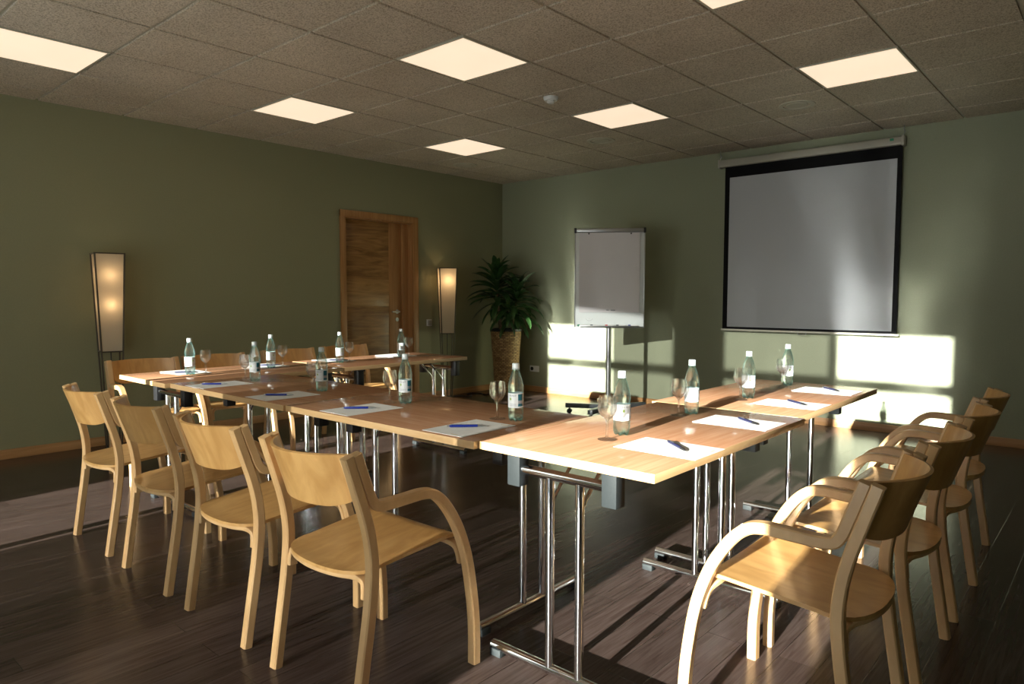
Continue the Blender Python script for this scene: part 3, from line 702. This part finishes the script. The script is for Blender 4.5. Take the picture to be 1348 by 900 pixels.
def crown(name, base, top, nleaf, L, sr, droopf=1.0):
    bm = bmesh.new()
    b0, b1 = Vector(base), Vector(top)
    mid = (b0+b1)/2+Vector((.015, -.01, 0))
    path = catmull([b0, mid, b1], 8); tube(bm, path, [sr*(1-.35*i/(len(path)-1)) for i in range(len(path))], 12)
    link('stem', bm, M['stem'], t)
    bm = bmesh.new()
    for k in range(nleaf):
        u = k/(nleaf-1)
        z = b1.z-(.34*(1-u)**1.1)
        az = k*2.39996+random.uniform(-.2, .2); el = math.radians(-28+u*105+random.uniform(-9, 9))
        pos = path[min(len(path)-1, int(len(path)*max(0, (z-b0.z)/(b1.z-b0.z))))].copy(); pos.z = z
        l_ = L*(1-.30*u)*random.uniform(.85, 1.12)
        # keep leaves out of the corner walls
        X, Y = .45+pos.x+cos(az)*l_, -.43+pos.y+sin(az)*l_
        if X < .02 or Y > -.02: l_ *= .62; el = max(el, .65)
        X, Y = .45+pos.x+cos(az)*l_*cos(el), -.43+pos.y+sin(az)*l_*cos(el)
        if X < .02 or Y > -.02: l_ *= .6
        leaf(bm, pos, az, el, l_, random.uniform(.052, .070), math.radians(random.uniform(18, 48))*droopf, random.uniform(-.4, .4))
    link(name, bm, M['leaf'], t, 60)
crown('foliage', (-.06, -.03, .78), (-.12, -.06, 1.44), 66, .47, .021)
crown('foliage', (.07, .02, .78), (.17, .03, 1.30), 52, .42, .012, 1.5)

# ------------------------------------------------------------ floor lamps
def make_lamp():
    root = thing('floor_lamp', '', 'floor lamp', group='tapered floor lamps by the left wall')
    def hwz(z): return .045+(.097-.045)*(z/1.54)
    for i, (sx1, sy1) in enumerate(((-1, -1), (1, -1), (1, 1), (-1, 1))):
        bm = bmesh.new(); tube(bm, [(sx1*hwz(0)*1.05, sy1*hwz(0)*1.05, 0), (sx1*hwz(1.545)*1.05, sy1*hwz(1.545)*1.05, 1.545)], .0065, 10); link('leg', bm, M['steel'], root)
    bm = bmesh.new()
    for z in (.775, 1.54):
        w = hwz(z)*1.05
        for a, b_ in (((-w, -w), (w, -w)), ((w, -w), (w, w)), ((w, w), (-w, w)), ((-w, w), (-w, -w))): tube(bm, [(*a, z), (*b_, z)], .005, 8)
    link('frame_ring', bm, M['steel'], root)
    bm = bmesh.new()
    vs0 = [bm.verts.new((a*hwz(.78), b_*hwz(.78), .78)) for a, b_ in ((-1, -1), (1, -1), (1, 1), (-1, 1))]
    vs1 = [bm.verts.new((a*hwz(1.535), b_*hwz(1.535), 1.535)) for a, b_ in ((-1, -1), (1, -1), (1, 1), (-1, 1))]
    for k in range(4): bm.faces.new((vs0[k], vs0[(k+1) % 4], vs1[(k+1) % 4], vs1[k]))
    link('lamp_shade', bm, M['shade'], root, 0)
    bm = bmesh.new(); tube(bm, [(0, 0, .02), (0, 0, .80)], .004, 8); link('cord', bm, M['black'], root)
    bm = bmesh.new(); box(bm, -.05, .05, -.05, .05, 0, .02, .004); link('base_plate', bm, M['steel'], root)
    return root
lp = make_lamp(); KIDS[lp] = list(lp.children)
place(lp, True, (.19, -4.815, 0), math.radians(-10), 'left floor lamp with tapered parchment shade and two glowing bulbs')
place(lp, False, (.17, -1.16, 0), math.radians(-34), 'right floor lamp with tapered parchment shade, between door and plant')
def bulb(x, y, z, e, col=(1, .70, .40)):
    l = bpy.data.lights.new('lamp_bulb', 'POINT'); l.energy = e; l.color = col; l.shadow_soft_size = .022
    o = bpy.data.objects.new('lamp_bulb', l); C.objects.link(o); o.location = (x, y, z); return o
bulb(.22, -4.82, 1.375, .35); bulb(.22, -4.82, 1.145, .35); bulb(.18, -1.165, 1.40, .9)
bm = bmesh.new()
pts = [(.17, -1.16, .02), (.10, -1.02, .006), (.16, -.93, .006), (.26, -.90, .006), (.22, -.80, .006), (.12, -.78, .006), (.10, -.70, .006), (.20, -.62, .006), (.30, -.66, .006), (.28, -.56, .006)]
tube(bm, catmull(pts, 6), .0055, 8); tag(link('extension_cable', bm, M['black']), 'black lamp cord lying on the floor between right floor lamp and plant', 'cord')

# ------------------------------------------------------------ lights, world, camera
s = bpy.data.lights.new('sun', 'SUN'); s.energy = 32; s.angle = math.radians(.53); s.color = (1, .97, .91)
so = bpy.data.objects.new('sun', s); C.objects.link(so); so.rotation_euler = SUN.to_track_quat('-Z', 'Y').to_euler(); so.location = (4, -20, 6)
w = bpy.data.worlds.new('world'); bpy.context.scene.world = w; w.use_nodes = True
nt = w.node_tree; bg = nt.nodes['Background']
tc = nt.nodes.new('ShaderNodeTexCoord'); sp = nt.nodes.new('ShaderNodeSeparateXYZ'); nt.links.new(tc.outputs['Generated'], sp.inputs[0])
r = nt.nodes.new('ShaderNodeValToRGB'); e = r.color_ramp.elements; e[0].position = 0; e[0].color = (1.0, .95, .86, 1); e[1].position = .35; e[1].color = (.42, .62, .95, 1)
nt.links.new(sp.outputs['Z'], r.inputs['Fac']); nt.links.new(r.outputs['Color'], bg.inputs['Color']); bg.inputs['Strength'].default_value = 1.3
for x0, x1, ma, mb in WIN:
    l = bpy.data.lights.new('window_portal', 'AREA'); l.shape = 'RECTANGLE'; l.size = x1-x0; l.size_y = ZT-ZS; l.cycles.is_portal = True
    o = bpy.data.objects.new('window_portal', l); C.objects.link(o); o.location = ((x0+x1)/2, YW-.06, (ZS+ZT)/2)
    o.rotation_euler = Vector((0, 1, 0)).to_track_quat('-Z', 'Y').to_euler()

cam = bpy.data.cameras.new('camera'); cam.sensor_width = 36; cam.lens = 919.168/1348*36; cam.clip_start = .05
co = bpy.data.objects.new('camera', cam); C.objects.link(co)
yaw, pitch, roll = .7233, .0649, .0010
fw = Vector((-sin(yaw)*cos(pitch), cos(yaw)*cos(pitch), -sin(pitch))); rt = Vector((cos(yaw), sin(yaw), 0)); up = rt.cross(fw)
rt, up = rt*cos(roll)+up*sin(roll), up*cos(roll)-rt*sin(roll)
co.matrix_world = Matrix(((rt.x, up.x, -fw.x, 6.2112), (rt.y, up.y, -fw.y, -6.8427), (rt.z, up.z, -fw.z, 1.2086), (0, 0, 0, 1)))
sc = bpy.context.scene; sc.camera = co
sc.view_settings.view_transform = 'Standard'; sc.view_settings.look = 'None'; sc.view_settings.exposure = .12; sc.view_settings.gamma = 1; sc.view_settings.use_curve_mapping = False
cy = sc.cycles
cy.use_denoising = True; cy.max_bounces = 12; cy.diffuse_bounces = 5; cy.glossy_bounces = 5; cy.transmission_bounces = 10; cy.transparent_max_bounces = 12
cy.caustics_reflective = True; cy.caustics_refractive = True; cy.blur_glossy = 0; cy.sample_clamp_indirect = 0; cy.use_guiding = True
